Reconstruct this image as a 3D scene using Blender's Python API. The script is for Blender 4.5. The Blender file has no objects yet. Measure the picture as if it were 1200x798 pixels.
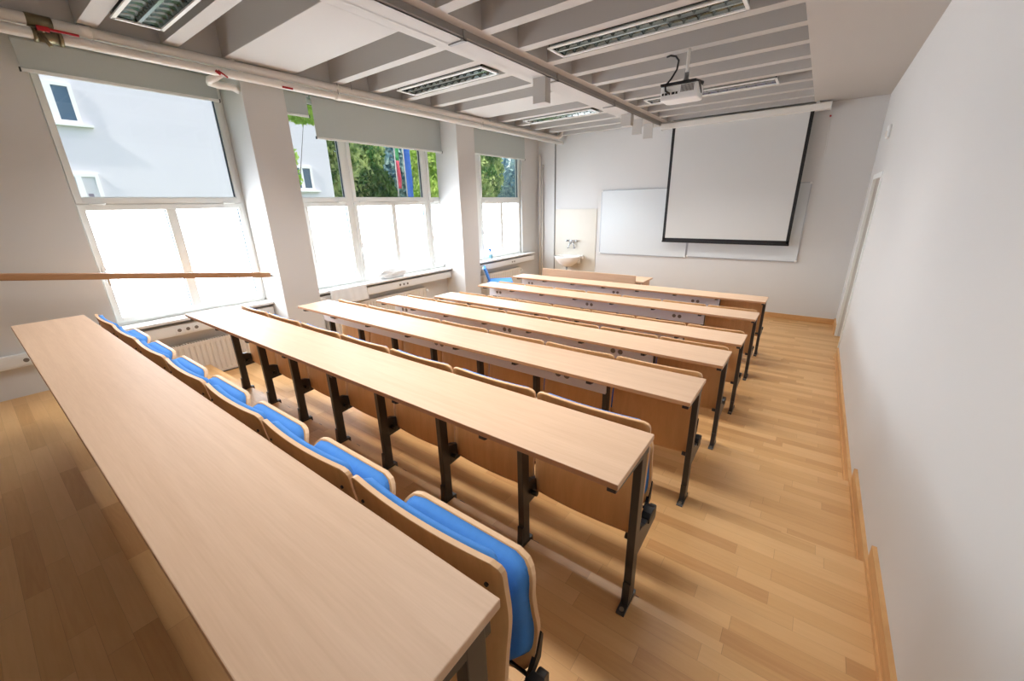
import bpy, bmesh, math, random
from mathutils import Vector, Matrix, Euler, noise
random.seed(7)
PI = math.pi
scn = bpy.context.scene
col = scn.collection

# ------------------------------------------------------------------ measures (metres)
W, D, XL, YB = 0.477, 7.78, -5.0, -1.6      # right wall, front wall, left wall, back wall
ZC, ZS = 3.145, 3.50                        # rib underside, slab underside
XW = -5.05                                  # inner face of the window frames
STEP = 0.1217
ROWS = [(0.399, 4), (1.278, 3), (2.168, 2), (3.062, 1), (3.963, 0), (4.866, 0), (5.750, 0)]
XC = -2.1705                                # middle of the benches

# ------------------------------------------------------------------ materials
def lin(c):
    return tuple(((v / 255) / 12.92 if v / 255 <= .04045 else ((v / 255 + .055) / 1.055) ** 2.4) for v in c) + (1,)

class NT:
    def __init__(s, name):
        s.m = bpy.data.materials.new(name); s.m.use_nodes = True
        s.t = s.m.node_tree; s.b = s.t.nodes['Principled BSDF']
    def n(s, typ, **kw):
        x = s.t.nodes.new(typ)
        for k, v in kw.items(): setattr(x, k, v)
        return x
    def l(s, a, b): s.t.links.new(a, b)
    def math(s, op, a, b=None, c=None):
        x = s.n('ShaderNodeMath', operation=op)
        for i, v in enumerate((a, b, c)):
            if v is None: continue
            if isinstance(v, (int, float)): x.inputs[i].default_value = v
            else: s.l(v, x.inputs[i])
        return x.outputs[0]

def plain(name, rgb, rough=.6, metal=0, var=.04, scale=6, spec=.5, bump=0):
    k = NT(name)
    c = lin(rgb)
    tc = k.n('ShaderNodeTexCoord')
    nz = k.n('ShaderNodeTexNoise'); nz.inputs['Scale'].default_value = scale; nz.inputs['Detail'].default_value = 3
    k.l(tc.outputs['Object'], nz.inputs['Vector'])
    mx = k.n('ShaderNodeMix', data_type='RGBA')
    mx.inputs['A'].default_value = tuple(v * (1 - var) for v in c[:3]) + (1,)
    mx.inputs['B'].default_value = tuple(min(1, v * (1 + var)) for v in c[:3]) + (1,)
    k.l(nz.outputs['Fac'], mx.inputs['Factor']); k.l(mx.outputs['Result'], k.b.inputs['Base Color'])
    k.b.inputs['Roughness'].default_value = rough; k.b.inputs['Metallic'].default_value = metal
    k.b.inputs['Specular IOR Level'].default_value = spec
    if bump:
        bp = k.n('ShaderNodeBump'); bp.inputs['Strength'].default_value = bump; bp.inputs['Distance'].default_value = .002
        n2 = k.n('ShaderNodeTexNoise'); n2.inputs['Scale'].default_value = 400
        k.l(tc.outputs['Object'], n2.inputs['Vector']); k.l(n2.outputs['Fac'], bp.inputs['Height']); k.l(bp.outputs['Normal'], k.b.inputs['Normal'])
    return k.m

def wood(name, dark, light, stretch=(1.2, 18, 18), rough=.45, spec=.5, fine=.35):
    k = NT(name)
    tc = k.n('ShaderNodeTexCoord'); mp = k.n('ShaderNodeMapping'); mp.inputs['Scale'].default_value = stretch
    oi = k.n('ShaderNodeObjectInfo')
    ad = k.n('ShaderNodeVectorMath', operation='ADD'); k.l(tc.outputs['Object'], ad.inputs[0]); k.l(oi.outputs['Location'], ad.inputs[1])
    k.l(ad.outputs[0], mp.inputs['Vector'])
    a = k.n('ShaderNodeTexNoise'); a.inputs['Scale'].default_value = 1.3; a.inputs['Detail'].default_value = 5; a.inputs['Distortion'].default_value = .6
    b = k.n('ShaderNodeTexNoise'); b.inputs['Scale'].default_value = 9; b.inputs['Detail'].default_value = 3
    k.l(mp.outputs['Vector'], a.inputs['Vector']); k.l(mp.outputs['Vector'], b.inputs['Vector'])
    f = k.math('ADD', k.math('MULTIPLY', a.outputs['Fac'], 1 - fine), k.math('MULTIPLY', b.outputs['Fac'], fine))
    r = k.n('ShaderNodeValToRGB'); r.color_ramp.elements[0].position = .32; r.color_ramp.elements[1].position = .68
    r.color_ramp.elements[0].color = lin(dark); r.color_ramp.elements[1].color = lin(light)
    k.l(f, r.inputs['Fac']); k.l(r.outputs['Color'], k.b.inputs['Base Color'])
    k.b.inputs['Roughness'].default_value = rough; k.b.inputs['Specular IOR Level'].default_value = spec
    return k.m

def parquet():
    k = NT('oak_parquet')
    tc = k.n('ShaderNodeTexCoord'); sp = k.n('ShaderNodeSeparateXYZ'); k.l(tc.outputs['Object'], sp.inputs[0])
    x, y = sp.outputs['X'], sp.outputs['Y']
    row = k.math('FLOOR', k.math('DIVIDE', y, .071))
    wn = k.n('ShaderNodeTexWhiteNoise', noise_dimensions='1D'); k.l(row, wn.inputs['W'])
    xx = k.math('ADD', k.math('DIVIDE', x, .52), k.math('MULTIPLY', wn.outputs['Value'], 7.3))
    cell = k.math('FLOOR', xx)
    cb = k.n('ShaderNodeCombineXYZ'); k.l(row, cb.inputs[0]); k.l(cell, cb.inputs[1])
    w2 = k.n('ShaderNodeTexWhiteNoise', noise_dimensions='2D'); k.l(cb.outputs[0], w2.inputs['Vector'])
    mp = k.n('ShaderNodeCombineXYZ')
    k.l(k.math('MULTIPLY', x, 2.2), mp.inputs[0]); k.l(k.math('MULTIPLY', y, 34), mp.inputs[1]); k.l(k.math('MULTIPLY', w2.outputs['Value'], 40), mp.inputs[2])
    g = k.n('ShaderNodeTexNoise'); g.inputs['Scale'].default_value = 1.5; g.inputs['Detail'].default_value = 6; g.inputs['Distortion'].default_value = 1.2
    k.l(mp.outputs[0], g.inputs['Vector'])
    f = k.math('ADD', k.math('MULTIPLY', w2.outputs['Value'], .62), k.math('MULTIPLY', g.outputs['Fac'], .45))
    r = k.n('ShaderNodeValToRGB'); e = r.color_ramp.elements
    e[0].position = .12; e[0].color = lin((190, 140, 88)); e[1].position = .92; e[1].color = lin((222, 178, 124))
    m = e.new(.45); m.color = lin((208, 161, 106))
    k.l(f, r.inputs['Fac'])
    # fine joints between the staves
    gy = k.math('LESS_THAN', k.math('FRACT', k.math('DIVIDE', y, .071)), .014)
    gx = k.math('LESS_THAN', k.math('FRACT', xx), .003)
    gap = k.math('MULTIPLY', k.math('MAXIMUM', gy, gx), .35)
    mx = k.n('ShaderNodeMix', data_type='RGBA'); k.l(gap, mx.inputs['Factor']); k.l(r.outputs['Color'], mx.inputs['A']); mx.inputs['B'].default_value = lin((96, 62, 34))
    k.l(mx.outputs['Result'], k.b.inputs['Base Color'])
    k.b.inputs['Roughness'].default_value = .38; k.b.inputs['Specular IOR Level'].default_value = .45
    return k.m

def clear_glass():
    k = NT('window_glass'); t = k.t; t.nodes.remove(k.b)
    tr = k.n('ShaderNodeBsdfTransparent'); tr.inputs['Color'].default_value = (.95, .95, .95, 1)
    gl = k.n('ShaderNodeBsdfGlossy'); gl.inputs['Roughness'].default_value = .02
    fr = k.n('ShaderNodeLayerWeight'); fr.inputs['Blend'].default_value = .5
    ff = k.math('ADD', k.math('MULTIPLY', k.math('POWER', fr.outputs['Facing'], 4), .6), .03)
    mx = k.n('ShaderNodeMixShader'); k.l(ff, mx.inputs[0]); k.l(tr.outputs[0], mx.inputs[1]); k.l(gl.outputs[0], mx.inputs[2])
    k.l(mx.outputs[0], t.nodes['Material Output'].inputs[0])
    return k.m

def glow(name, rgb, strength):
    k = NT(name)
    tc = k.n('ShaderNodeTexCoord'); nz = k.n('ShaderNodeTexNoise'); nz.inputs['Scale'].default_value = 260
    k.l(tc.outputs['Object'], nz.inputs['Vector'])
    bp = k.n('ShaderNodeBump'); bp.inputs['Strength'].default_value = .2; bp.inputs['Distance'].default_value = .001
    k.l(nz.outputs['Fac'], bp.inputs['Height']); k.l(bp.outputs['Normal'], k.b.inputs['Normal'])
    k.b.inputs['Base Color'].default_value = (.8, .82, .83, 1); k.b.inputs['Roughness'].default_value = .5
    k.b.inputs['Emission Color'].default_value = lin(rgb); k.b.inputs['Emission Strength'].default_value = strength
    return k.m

def leafy(name, c1, c2):
    k = NT(name); t = k.t; t.nodes.remove(k.b)
    gi = k.n('ShaderNodeTexCoord'); nz = k.n('ShaderNodeTexNoise'); nz.inputs['Scale'].default_value = 1.6; nz.inputs['Detail'].default_value = 4
    k.l(gi.outputs['Object'], nz.inputs['Vector'])
    r = k.n('ShaderNodeValToRGB'); r.color_ramp.elements[0].position = .40; r.color_ramp.elements[1].position = .60
    r.color_ramp.elements[0].color = lin(c1); r.color_ramp.elements[1].color = lin(c2); k.l(nz.outputs['Fac'], r.inputs['Fac'])
    d = k.n('ShaderNodeBsdfDiffuse'); tl = k.n('ShaderNodeBsdfTranslucent'); mx = k.n('ShaderNodeMixShader'); mx.inputs[0].default_value = .45
    k.l(r.outputs['Color'], d.inputs['Color']); k.l(r.outputs['Color'], tl.inputs['Color'])
    k.l(d.outputs[0], mx.inputs[1]); k.l(tl.outputs[0], mx.inputs[2]); k.l(mx.outputs[0], t.nodes['Material Output'].inputs[0])
    return k.m

M = dict(
    wall=plain('white_wall_paint', (218, 217, 214), .7, var=.012, scale=2),
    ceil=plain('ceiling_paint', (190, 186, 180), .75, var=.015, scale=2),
    floor=parquet(),
    skirt=wood('oak_skirting', (196, 146, 92), (220, 172, 116), (4, 1.5, 18), .45),
    desk=wood('beech_laminate', (211, 175, 143), (223, 189, 158), (1.0, 22, 22), .5, fine=.4),
    edge=plain('beech_edge_band', (196, 146, 104), .5, var=.06, scale=20),
    ply=wood('beech_plywood', (208, 158, 103), (222, 172, 117), (20, 20, 1.6), .5, fine=.3),
    plyedge=plain('plywood_edge', (226, 184, 140), .5, var=.08, scale=40),
    rail=wood('oak_rail', (156, 112, 74), (180, 134, 92), (20, 1.2, 20), .45),
    blue=plain('blue_upholstery', (78, 138, 212), .9, var=.06, scale=60, spec=.2, bump=.4),
    black=plain('black_powder_coat', (56, 53, 51), .36, var=.06),
    blackp=plain('black_plastic', (24, 24, 25), .45),
    bolt=plain('zinc_bolt', (170, 160, 140), .35, .9),
    panel=plain('pale_grey_steel', (228, 228, 232), .45),
    white=plain('white_plastic', (236, 236, 233), .4, var=.01),
    frame=plain('white_window_frame', (238, 241, 238), .4, var=.01),
    dark=plain('dark_gasket', (28, 50, 72), .5),
    glass=clear_glass(),
    frost=glow('frosted_glass_added_glow', (236, 245, 255), 11.8),  # panes given a glow of their own in place of daylight passing through
    blind=plain('grey_blind_fabric', (190, 198, 195), .85, var=.02, scale=40),
    pipe=plain('white_pipe_paint', (238, 234, 226), .3, var=.01),
    brass=plain('weathered_brass', (128, 118, 92), .4, .7),
    red=plain('red_enamel', (176, 22, 28), .4),
    cream=plain('cream_radiator', (224, 216, 204), .4, var=.01),
    steel=plain('galvanised_steel', (150, 148, 144), .45, .3),
    mirror=plain('bright_aluminium', (168, 176, 174), .10, 1, var=.03, scale=14),
    tube=plain('lamp_tube', (232, 236, 236), .3),
    screen=plain('matte_screen_cloth', (214, 214, 211), .9, var=.008),
    board=plain('whiteboard_enamel', (222, 228, 230), .26, var=.006),
    alu=plain('aluminium', (190, 194, 198), .35, .7),
    tile=plain('beige_splash_panel', (214, 208, 195), .45, var=.012),
    ceramic=plain('white_ceramic', (244, 242, 238), .12, var=.005),
    chrome=plain('chrome', (205, 208, 212), .08, 1, var=.01),
    drain=plain('grey_drain_pipe', (150, 145, 140), .4),
    teal=plain('teal_label', (112, 158, 172), .4, var=.15, scale=30),
    film=plain('milky_plastic_film', (236, 238, 238), .3, var=.03, scale=12),
    facade=plain('white_render', (216, 214, 219), .85, var=.02, scale=.8),
    bwin=plain('blue_window_glass', (70, 96, 118), .1),
    lawn=plain('lawn', (92, 118, 60), .95, var=.2, scale=2),
    bark=plain('bark', (82, 70, 58), .9, var=.2, scale=8),
    banner_red=plain('red_banner', (214, 78, 96), .7), banner_green=plain('green_banner', (80, 168, 104), .7),
    banner_blue=plain('blue_banner', (52, 104, 190), .7),
    paper=plain('poster_paper', (206, 206, 208), .6), poster=plain('poster_print', (132, 124, 136), .6),
    leaf1=leafy('leaf_bright', (150, 186, 82), (206, 224, 130)),
    leaf2=leafy('leaf_green', (84, 128, 72), (206, 220, 150)),
    leaf3=leafy('leaf_dark', (56, 88, 56), (112, 142, 84)),
    leaf4=leafy('leaf_blue', (96, 138, 158), (176, 202, 196)),
)

# ------------------------------------------------------------------ mesh tools
class MB:
    def __init__(s): s.bm = bmesh.new(); s.mi = 0
    def _set(s, fs):
        for f in fs: f.material_index = s.mi
    def box(s, x0, x1, y0, y1, z0, z1):
        v = [s.bm.verts.new(p) for p in ((x0,y0,z0),(x1,y0,z0),(x1,y1,z0),(x0,y1,z0),(x0,y0,z1),(x1,y0,z1),(x1,y1,z1),(x0,y1,z1))]
        s._set([s.bm.faces.new([v[i] for i in q]) for q in ((3,2,1,0),(4,5,6,7),(0,1,5,4),(1,2,6,5),(2,3,7,6),(3,0,4,7))]); return s
    def prism(s, pts, axis, a, b):
        """polygon in the two other axes (in xyz order) extruded from a to b along axis"""
        def P(p, t):
            q = list(p); q.insert('xyz'.index(axis), t); return q
        A = [s.bm.verts.new(P(p, a)) for p in pts]; B = [s.bm.verts.new(P(p, b)) for p in pts]
        fs = [s.bm.faces.new(A[::-1]), s.bm.faces.new(B)]
        n = len(pts)
        for i in range(n): fs.append(s.bm.faces.new((A[i], A[(i+1) % n], B[(i+1) % n], B[i])))
        s._set(fs); return s
    def tube(s, path, r, n=10, caps=True):
        path = [Vector(p) for p in path]; rings = []
        rr = r if isinstance(r, (list, tuple)) else [r] * len(path)
        up = None
        for i, p in enumerate(path):
            d = (path[min(i+1, len(path)-1)] - path[max(i-1, 0)]).normalized()
            if up is None:
                up = Vector((0, 0, 1)) if abs(d.z) < .9 else Vector((1, 0, 0))
            a = d.cross(up).normalized(); b = a.cross(d).normalized(); up = b
            rings.append([s.bm.verts.new(p + (a * math.cos(2*PI*k/n) + b * math.sin(2*PI*k/n)) * rr[i]) for k in range(n)])
        fs = []
        for A, B in zip(rings, rings[1:]):
            for k in range(n): fs.append(s.bm.faces.new((A[k], A[(k+1) % n], B[(k+1) % n], B[k])))
        for f in fs: f.smooth = True
        if caps: fs += [s.bm.faces.new(rings[0][::-1]), s.bm.faces.new(rings[-1])]
        s._set(fs); return s
    def lathe(s, prof, c=(0, 0, 0), n=20, sx=1, sy=1, a0=0, a1=2*PI):
        full = abs(a1 - a0 - 2*PI) < 1e-6; m = n if full else n + 1; rings = []
        for r, z in prof:
            rings.append([s.bm.verts.new((c[0] + r*sx*math.cos(a0+(a1-a0)*k/n), c[1] + r*sy*math.sin(a0+(a1-a0)*k/n), c[2]+z)) for k in range(m)])
        fs = []
        for A, B in zip(rings, rings[1:]):
            for k in range(n):
                f = s.bm.faces.new((A[k], A[(k+1) % m], B[(k+1) % m], B[k])); f.smooth = True; fs.append(f)
        s._set(fs); return s
    def grid(s, P, nu, nv, th=None, nrm=None):
        """surface P(u,v) for u,v in 0..1; th: thickness along nrm (closed shell)"""
        def sheet(off):
            return [[s.bm.verts.new(Vector(P(i/nu, j/nv)) + off) for j in range(nv+1)] for i in range(nu+1)]
        A = sheet(Vector((0, 0, 0))); fs = []
        for i in range(nu):
            for j in range(nv):
                f = s.bm.faces.new((A[i][j], A[i+1][j], A[i+1][j+1], A[i][j+1])); f.smooth = True; fs.append(f)
        s._set(fs)
        if th:
            B = sheet(Vector(nrm) * th); gs = []; es = []
            for i in range(nu):
                for j in range(nv):
                    f = s.bm.faces.new((B[i][j+1], B[i+1][j+1], B[i+1][j], B[i][j])); f.smooth = True; gs.append(f)
            s._set(gs)
            for i in range(nu):
                for j in (0, nv):
                    es.append(s.bm.faces.new((A[i+1][j], A[i][j], B[i][j], B[i+1][j]) if j == 0 else (A[i][j], A[i+1][j], B[i+1][j], B[i][j])))
            for j in range(nv):
                for i in (0, nu):
                    es.append(s.bm.faces.new((A[i][j], A[i][j+1], B[i][j+1], B[i][j]) if i == 0 else (A[i][j+1], A[i][j], B[i][j], B[i][j+1])))
            return es
        return fs
    def mesh(s, name, mats, bevel=0):
        bmesh.ops.remove_doubles(s.bm, verts=s.bm.verts, dist=1e-6)
        bmesh.ops.recalc_face_normals(s.bm, faces=s.bm.faces)
        if bevel:
            es = [e for e in s.bm.edges if len(e.link_faces) == 2 and e.calc_face_angle(0) > .6]
            bmesh.ops.bevel(s.bm, geom=es, offset=bevel, segments=2, affect='EDGES', profile=.5)
        me = bpy.data.meshes.new(name); s.bm.to_mesh(me); s.bm.free()
        for m in (mats if isinstance(mats, (list, tuple)) else [mats]): me.materials.append(m)
        return me

def put(name, me, parent=None, loc=(0, 0, 0), rot=(0, 0, 0)):
    o = bpy.data.objects.new(name, me); col.objects.link(o)
    o.location = loc; o.rotation_euler = rot
    if parent: o.parent = parent
    return o
def obj(name, mb, m, parent=None, loc=(0, 0, 0), rot=(0, 0, 0), bevel=0):
    return put(name, mb.mesh(name, m, bevel), parent, loc, rot)
def tag(o, label, cat, group=None, kind=None):
    o['label'] = label; o['category'] = cat
    if group: o['group'] = group
    if kind: o['kind'] = kind
    return o
def thing(name, label, cat, loc=(0, 0, 0), rz=0, group=None):
    o = bpy.data.objects.new(name, None); col.objects.link(o); o.location = loc; o.rotation_euler = (0, 0, rz)
    return tag(o, label, cat, group)
def struct(name, mb, m, parent=None, bevel=0):
    o = obj(name, mb, m, parent, bevel=bevel)
    if not parent: o['kind'] = 'structure'
    return o

# ------------------------------------------------------------------ ROOM: floor in five tiers
b = MB()
edges = [r[0] - .028 for r in ROWS[:4]]     # front edges of the tiers 4,3,2,1
b.box(XL, W + .3, YB, D, -.12, 0)
b.box(XL + .10, W, YB, edges[3], 0, STEP)
b.box(XL + .10, W, YB, edges[2], STEP, 2*STEP)
b.box(XL + .10, W, YB, edges[1], 2*STEP, 3*STEP)
b.box(XL, W, YB, edges[0], 0, 4*STEP)
struct('floor', b, M['floor'])

# walls
b = MB()
b.box(XL - .14, XL, YB, .68, -.12, ZS)                 # solid part behind the first window
b.box(XL - .14, XL, .68, 7.16, -.12, .86)              # parapet
b.box(XL - .14, XL, .68, 7.16, 3.12, ZS)               # head
b.box(XL - .14, XL, 7.16, D, -.12, ZS)
struct('wall_left', b, M['wall'])
b = MB(); b.box(XL - .3, W + .3, D, D + .25, -.12, ZS); struct('wall_front', b, M['wall'])
b = MB(); b.box(XL - .3, W + .3, YB - .2, YB, -.12, ZS); struct('wall_back', b, M['wall'])
DY0, DY1, DH = 6.22, 7.12, 2.09
b = MB()
b.box(W, W + .3, YB, DY0, -.12, ZS); b.box(W, W + .3, DY1, D, -.12, ZS); b.box(W, W + .3, DY0, DY1, DH, ZS)
struct('wall_right', b, M['wall'])
# door: casing, reveal lining and leaf set back in the wall
b = MB()
for y0, y1 in ((DY0 - .05, DY0 + .006), (DY1 - .006, DY1 + .05)): b.box(W - .012, W + .02, y0, y1, 0, DH + .05)
b.box(W - .012, W + .02, DY0 + .006, DY1 - .006, DH - .006, DH + .05)
door = struct('door_1', b, M['frame'])
b = MB(); b.box(W + .2, W + .24, DY0 + .003, DY1 - .003, .005, DH - .003); leaf_o = obj('door_leaf', b, M['tile'], door)
b = MB(); b.tube([(W + .2, DY0 + .08, 1.05), (W + .15, DY0 + .08, 1.05), (W + .15, DY0 + .2, 1.05)], .009); obj('door_handle', b, M['chrome'], leaf_o)

# pillars in front of the ribbon window
PIL = [(1.982, 2.382), (4.872, 5.272)]
for y0, y1 in PIL:
    b = MB(); b.box(XW, -4.577, y0, y1, 0, ZS); struct('pillar', b, M['wall'], bevel=.004)

# ceiling: slab, ribs, cross beams, longitudinal beams, soffit
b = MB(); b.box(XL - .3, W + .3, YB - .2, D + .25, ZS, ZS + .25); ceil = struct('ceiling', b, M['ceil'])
XB0, XB1, XS = -2.81, -2.32, -.328
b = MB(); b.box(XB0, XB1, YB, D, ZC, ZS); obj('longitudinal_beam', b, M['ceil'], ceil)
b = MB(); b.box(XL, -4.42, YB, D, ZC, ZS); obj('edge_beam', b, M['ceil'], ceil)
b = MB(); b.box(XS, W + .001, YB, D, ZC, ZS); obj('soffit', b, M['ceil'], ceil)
CB = [(1.815, 2.43), (4.705, 5.32)]
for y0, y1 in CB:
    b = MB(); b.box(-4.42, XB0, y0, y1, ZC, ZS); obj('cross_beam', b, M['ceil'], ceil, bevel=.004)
PITCH = .4763
ribs = [2.343 + PITCH * k for k in range(-8, 12)]
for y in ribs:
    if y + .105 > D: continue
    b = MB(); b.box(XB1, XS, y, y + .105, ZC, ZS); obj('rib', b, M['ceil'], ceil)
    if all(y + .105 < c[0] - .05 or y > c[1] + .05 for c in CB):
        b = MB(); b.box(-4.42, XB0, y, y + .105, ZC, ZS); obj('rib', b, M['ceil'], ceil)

# baseboards
b = MB(); b.box(XL, W, D - .016, D, 0, .085); struct('baseboard_front', b, M['skirt'], bevel=.004)
b = MB()
def skirt_r(y0, y1, z): b.box(W - .018, W, y0, y1, z, z + .105); b.box(W - .026, W - .018, y0, y1, z, z + .025)
skirt_r(edges[3] + .001, DY0 - .05, 0); skirt_r(DY1 + .05, D - .016, 0)
skirt_r(edges[2] + .001, edges[3], STEP); skirt_r(edges[1] + .001, edges[2], 2*STEP); skirt_r(edges[0] + .001, edges[1], 3*STEP); skirt_r(YB, edges[0], 4*STEP)
struct('baseboard_right', b, M['skirt'])

# ------------------------------------------------------------------ windows (five modules of one ribbon)
ZSILL, ZTR0, ZTR1, ZHEAD = .90, 1.90, 2.04, 3.14
WY = [(.66, 1.985), (1.985, 3.27), (3.27, 4.61), (4.61, 5.87), (5.87, 7.16)]
def window(i, y0, y1):
    X0, X1 = XW - .07, XW
    f = MB()
    s = .062
    f.box(X0, X1, y0, y0 + s, ZSILL, ZHEAD); f.box(X0, X1, y1 - s, y1, ZSILL, ZHEAD)
    f.box(X0, X1, y0 + s, y1 - s, ZSILL, ZSILL + .07); f.box(X0, X1, y0 + s, y1 - s, ZHEAD - .06, ZHEAD)
    f.box(X0, X1, y0 + s, y1 - s, ZTR0 + .012, ZTR1 - .012)
    w = struct('window_%d' % i, f, M['frame'], bevel=.004)
    # sashes, proud of the frame
    a = MB(); t = .045; A0, A1 = X1 - .05, X1 + .014
    def ring(yy0, yy1, z0, z1):
        a.box(A0, A1, yy0, yy0 + t, z0, z1); a.box(A0, A1, yy1 - t, yy1, z0, z1)
        a.box(A0, A1, yy0 + t, yy1 - t, z0, z0 + t); a.box(A0, A1, yy0 + t, yy1 - t, z1 - t, z1)
    up = (y0 + s - .03, y1 - s + .03, 1.972, ZHEAD - .04); lo = (y0 + s - .03, y1 - s + .03, ZSILL + .03, 1.962)
    ring(*up); obj('upper_sash', a, M['frame'], w, bevel=.004)
    a = MB(); ring(*lo); ym = (y0 + y1) / 2; a.box(A0, A1, ym - .04, ym + .04, lo[2] + t, lo[3] - t)
    obj('lower_sash', a, M['frame'], w, bevel=.004)
    XP = X1 - .028
    p = MB(); p.box(XP - .006, XP, up[0] + t, up[1] - t, up[2] + t, up[3] - t); obj('clear_pane', p, M['glass'], w)
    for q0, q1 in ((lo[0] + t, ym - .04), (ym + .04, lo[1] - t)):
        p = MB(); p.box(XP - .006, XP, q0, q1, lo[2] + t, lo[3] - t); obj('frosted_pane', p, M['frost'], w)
    g = MB()                                            # dark rubber gasket along the reveals
    for q0, q1, z0, z1 in ((up[0] + t, up[1] - t, up[2] + t, up[3] - t), (lo[0] + t, ym - .04, lo[2] + t, lo[3] - t), (ym + .04, lo[1] - t, lo[2] + t, lo[3] - t)):
        g.box(XP, XP + .02, q1 - .006, q1, z0, z1); g.box(XP, XP + .008, q0, q0 + .004, z0, z1)
        g.box(XP, XP + .006, q0, q1, z0, z0 + .005); g.box(XP, XP + .006, q0, q1, z1 - .005, z1)
    obj('gasket', g, M['dark'], w)
    h = MB()
    for y in (y0 + .16, y1 - .16): h.box(A1, A1 + .012, y - .045, y + .045, 1.952, 1.982); h.tube([(A1 + .012, y - .05, 1.967), (A1 + .012, y + .05, 1.967)], .007)
    obj('sash_hinge', h, M['frame'], w)
    h = MB(); yh = y0 + .065
    h.box(A1, A1 + .012, yh - .014, yh + .014, 1.36, 1.44); h.tube([(A1 + .01, yh, 1.40), (A1 + .045, yh, 1.40), (A1 + .05, yh, 1.28)], .009)
    obj('window_handle', h, M['white'], w)
for i, (y0, y1) in enumerate(WY): window(i + 1, y0, y1)
# outer jamb and head linings, sill boards
b = MB(); b.box(XL - .135, XW - .07, .66, .679, .87, 3.11); b.box(XL - .135, XW - .07, 7.15, 7.159, .87, 3.11); struct('trim_1', b, M['frame'])
BAYS = [(.66, 1.978), (2.386, 4.868), (5.276, 7.45)]
for i, (y0, y1) in enumerate(BAYS):
    b = MB(); b.box(XW, -4.86, y0 + .005, y1, .872, .90); struct('trim_%d' % (i + 2), b, M['white'], bevel=.005)

# cable ducts under the sills, with sockets
def sockets(d, pts, m1, m2, r=.021):
    """round recessed outlets on a +x facing surface; pts = (x, y, z)"""
    for x, y, z in pts:
        s_ = MB(); s_.box(x, x + .004, y - .03, y + .03, z - .032, z + .032)
        for k in range(1):
            s_.tube([(x + .004, y, z), (x + .0045, y, z)], r, 14)
        so = obj('socket', s_, m1, d)
        h = MB(); h.tube([(x + .0046, y, z), (x + .006, y, z)], r * .8, 14); obj('socket_well', h, m2, so)
M['well'] = plain('grey_socket_well', (120, 112, 104), .5)
def duct(label, y0, y1, z0, z1, x1, sp, x0=XL):
    o = tag(obj('cable_duct', MB().box(x0 + .001, x1, y0, y1, z0, z1), M['white'], bevel=.006), label, 'cable duct', 'wall cable ducts')
    lid = MB().box(x1, x1 + .003, y0 + .01, y1 - .01, z0 + .018, z1 - .018); obj('duct_lid', lid, M['white'], o)
    sockets(o, [(x1 + .003, y, (z0 + z1) / 2) for y in sp], M['white'], M['well'])
duct('white cable duct along the bare grey wall behind the rearmost desk', YB + .01, .63, .735, .84, -4.955, (.09, .16), XL)
duct('white cable duct with three sockets under the sill near the wooden handrail', .67, 1.977, .735, .84, -4.885, (1.08, 1.15, 1.22))
duct('long white cable duct under the sill between the two pillars', 2.388, 4.866, .735, .84, -4.885, (3.78, 3.85, 3.92))
duct('white cable duct under the window sill beside the washbasin corner', 5.278, 7.44, .735, .84, -4.885, (6.62, 6.69))

# radiators
def radiator(label, y0, y1, z0, z1):
    t = thing('radiator', label, 'radiator', (-4.94, (y0 + y1) / 2, z0), 0, 'panel radiators under the windows')
    L, H = (y1 - y0) / 2, z1 - z0
    p = MB(); n = int((y1 - y0) / .045); pts = [(-.045, -L), (-.045, L)]
    prof = []
    for k in range(n):
        a = L - (2 * L) * k / n; w = 2 * L / n
        prof += [(.03, a - w * .08), (.038, a - w * .3), (.038, a - w * .62), (.03, a - w * .84)]
    p.prism([(-.03, -L), (-.03, L)][::-1] + [] + [], 'z', 0, 0) if False else None
    p.prism([(-.03, -L), (-.03, L)] + prof, 'z', .02, H - .012)
    p.box(.028, .036, -L, L, 0, .03); p.box(.028, .036, -L, L, H - .035, H - .012)
    obj('radiator_body', p, M['cream'], t)
    g = MB()
    for k in range(n * 2): y = -L + (2 * L) * (k + .5) / (2 * n); g.box(-.035, .032, y - .006, y + .006, H - .012, H)
    g.box(-.04, -.035, -L, L, H - .02, H); g.box(.032, .037, -L, L, H - .02, H)
    obj('top_grille', g, M['cream'], t)
    v = MB(); v.tube([(0, L, H - .06), (0, L + .05, H - .06)], .012); v.tube([(0, L + .03, H - .06), (.05, L + .03, H - .06)], .02)
    obj('valve', v, M['white'], t)
    [obj('wall_bracket', MB().box(-.059, -.03, yy, yy + .03, .05, H - .05), M['cream'], t) for yy in (-L + .1, L - .13)]
radiator('cream ribbed radiator below the handrail and the first window', .78, 1.80, .255, .625)
radiator('cream radiator below the sill between the two pillars', 2.6, 4.3, .28, .66)
radiator('cream radiator near the blue chair and washbasin', 5.5, 6.95, .20, .64)

# ------------------------------------------------------------------ roller blinds
def blind(label, y0, y1, zb, x=-4.9):
    zt = 3.11
    t = thing('roller_blind', label, 'blind', (x, (y0 + y1) / 2, zt), 0, 'grey roller blinds')
    L = (y1 - y0) / 2
    obj('blind_fabric', MB().box(-.001, .0015, -L, L, zb - zt, -.01), M['blind'], t)
    obj('roller_tube', MB().tube([(-.022, -L, -.01), (-.022, L, -.01)], .022, 12), M['blind'], t)
    bb = obj('bottom_bar', MB().box(-.008, .010, -L, L, zb - zt - .024, zb - zt), M['frame'], t, bevel=.003)
    [obj('end_cap', MB().box(-.009, .012, *yy, zb - zt - .026, zb - zt + .002), M['blackp'], bb) for yy in ((-L - .008, -L), (L, L + .008))]
blind('grey roller blind over the window above the wooden handrail', .635, 1.90, 2.915)
blind('narrow grey roller blind drawn less far down, right beside the first pillar', 2.39, 2.79, 2.90)
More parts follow.
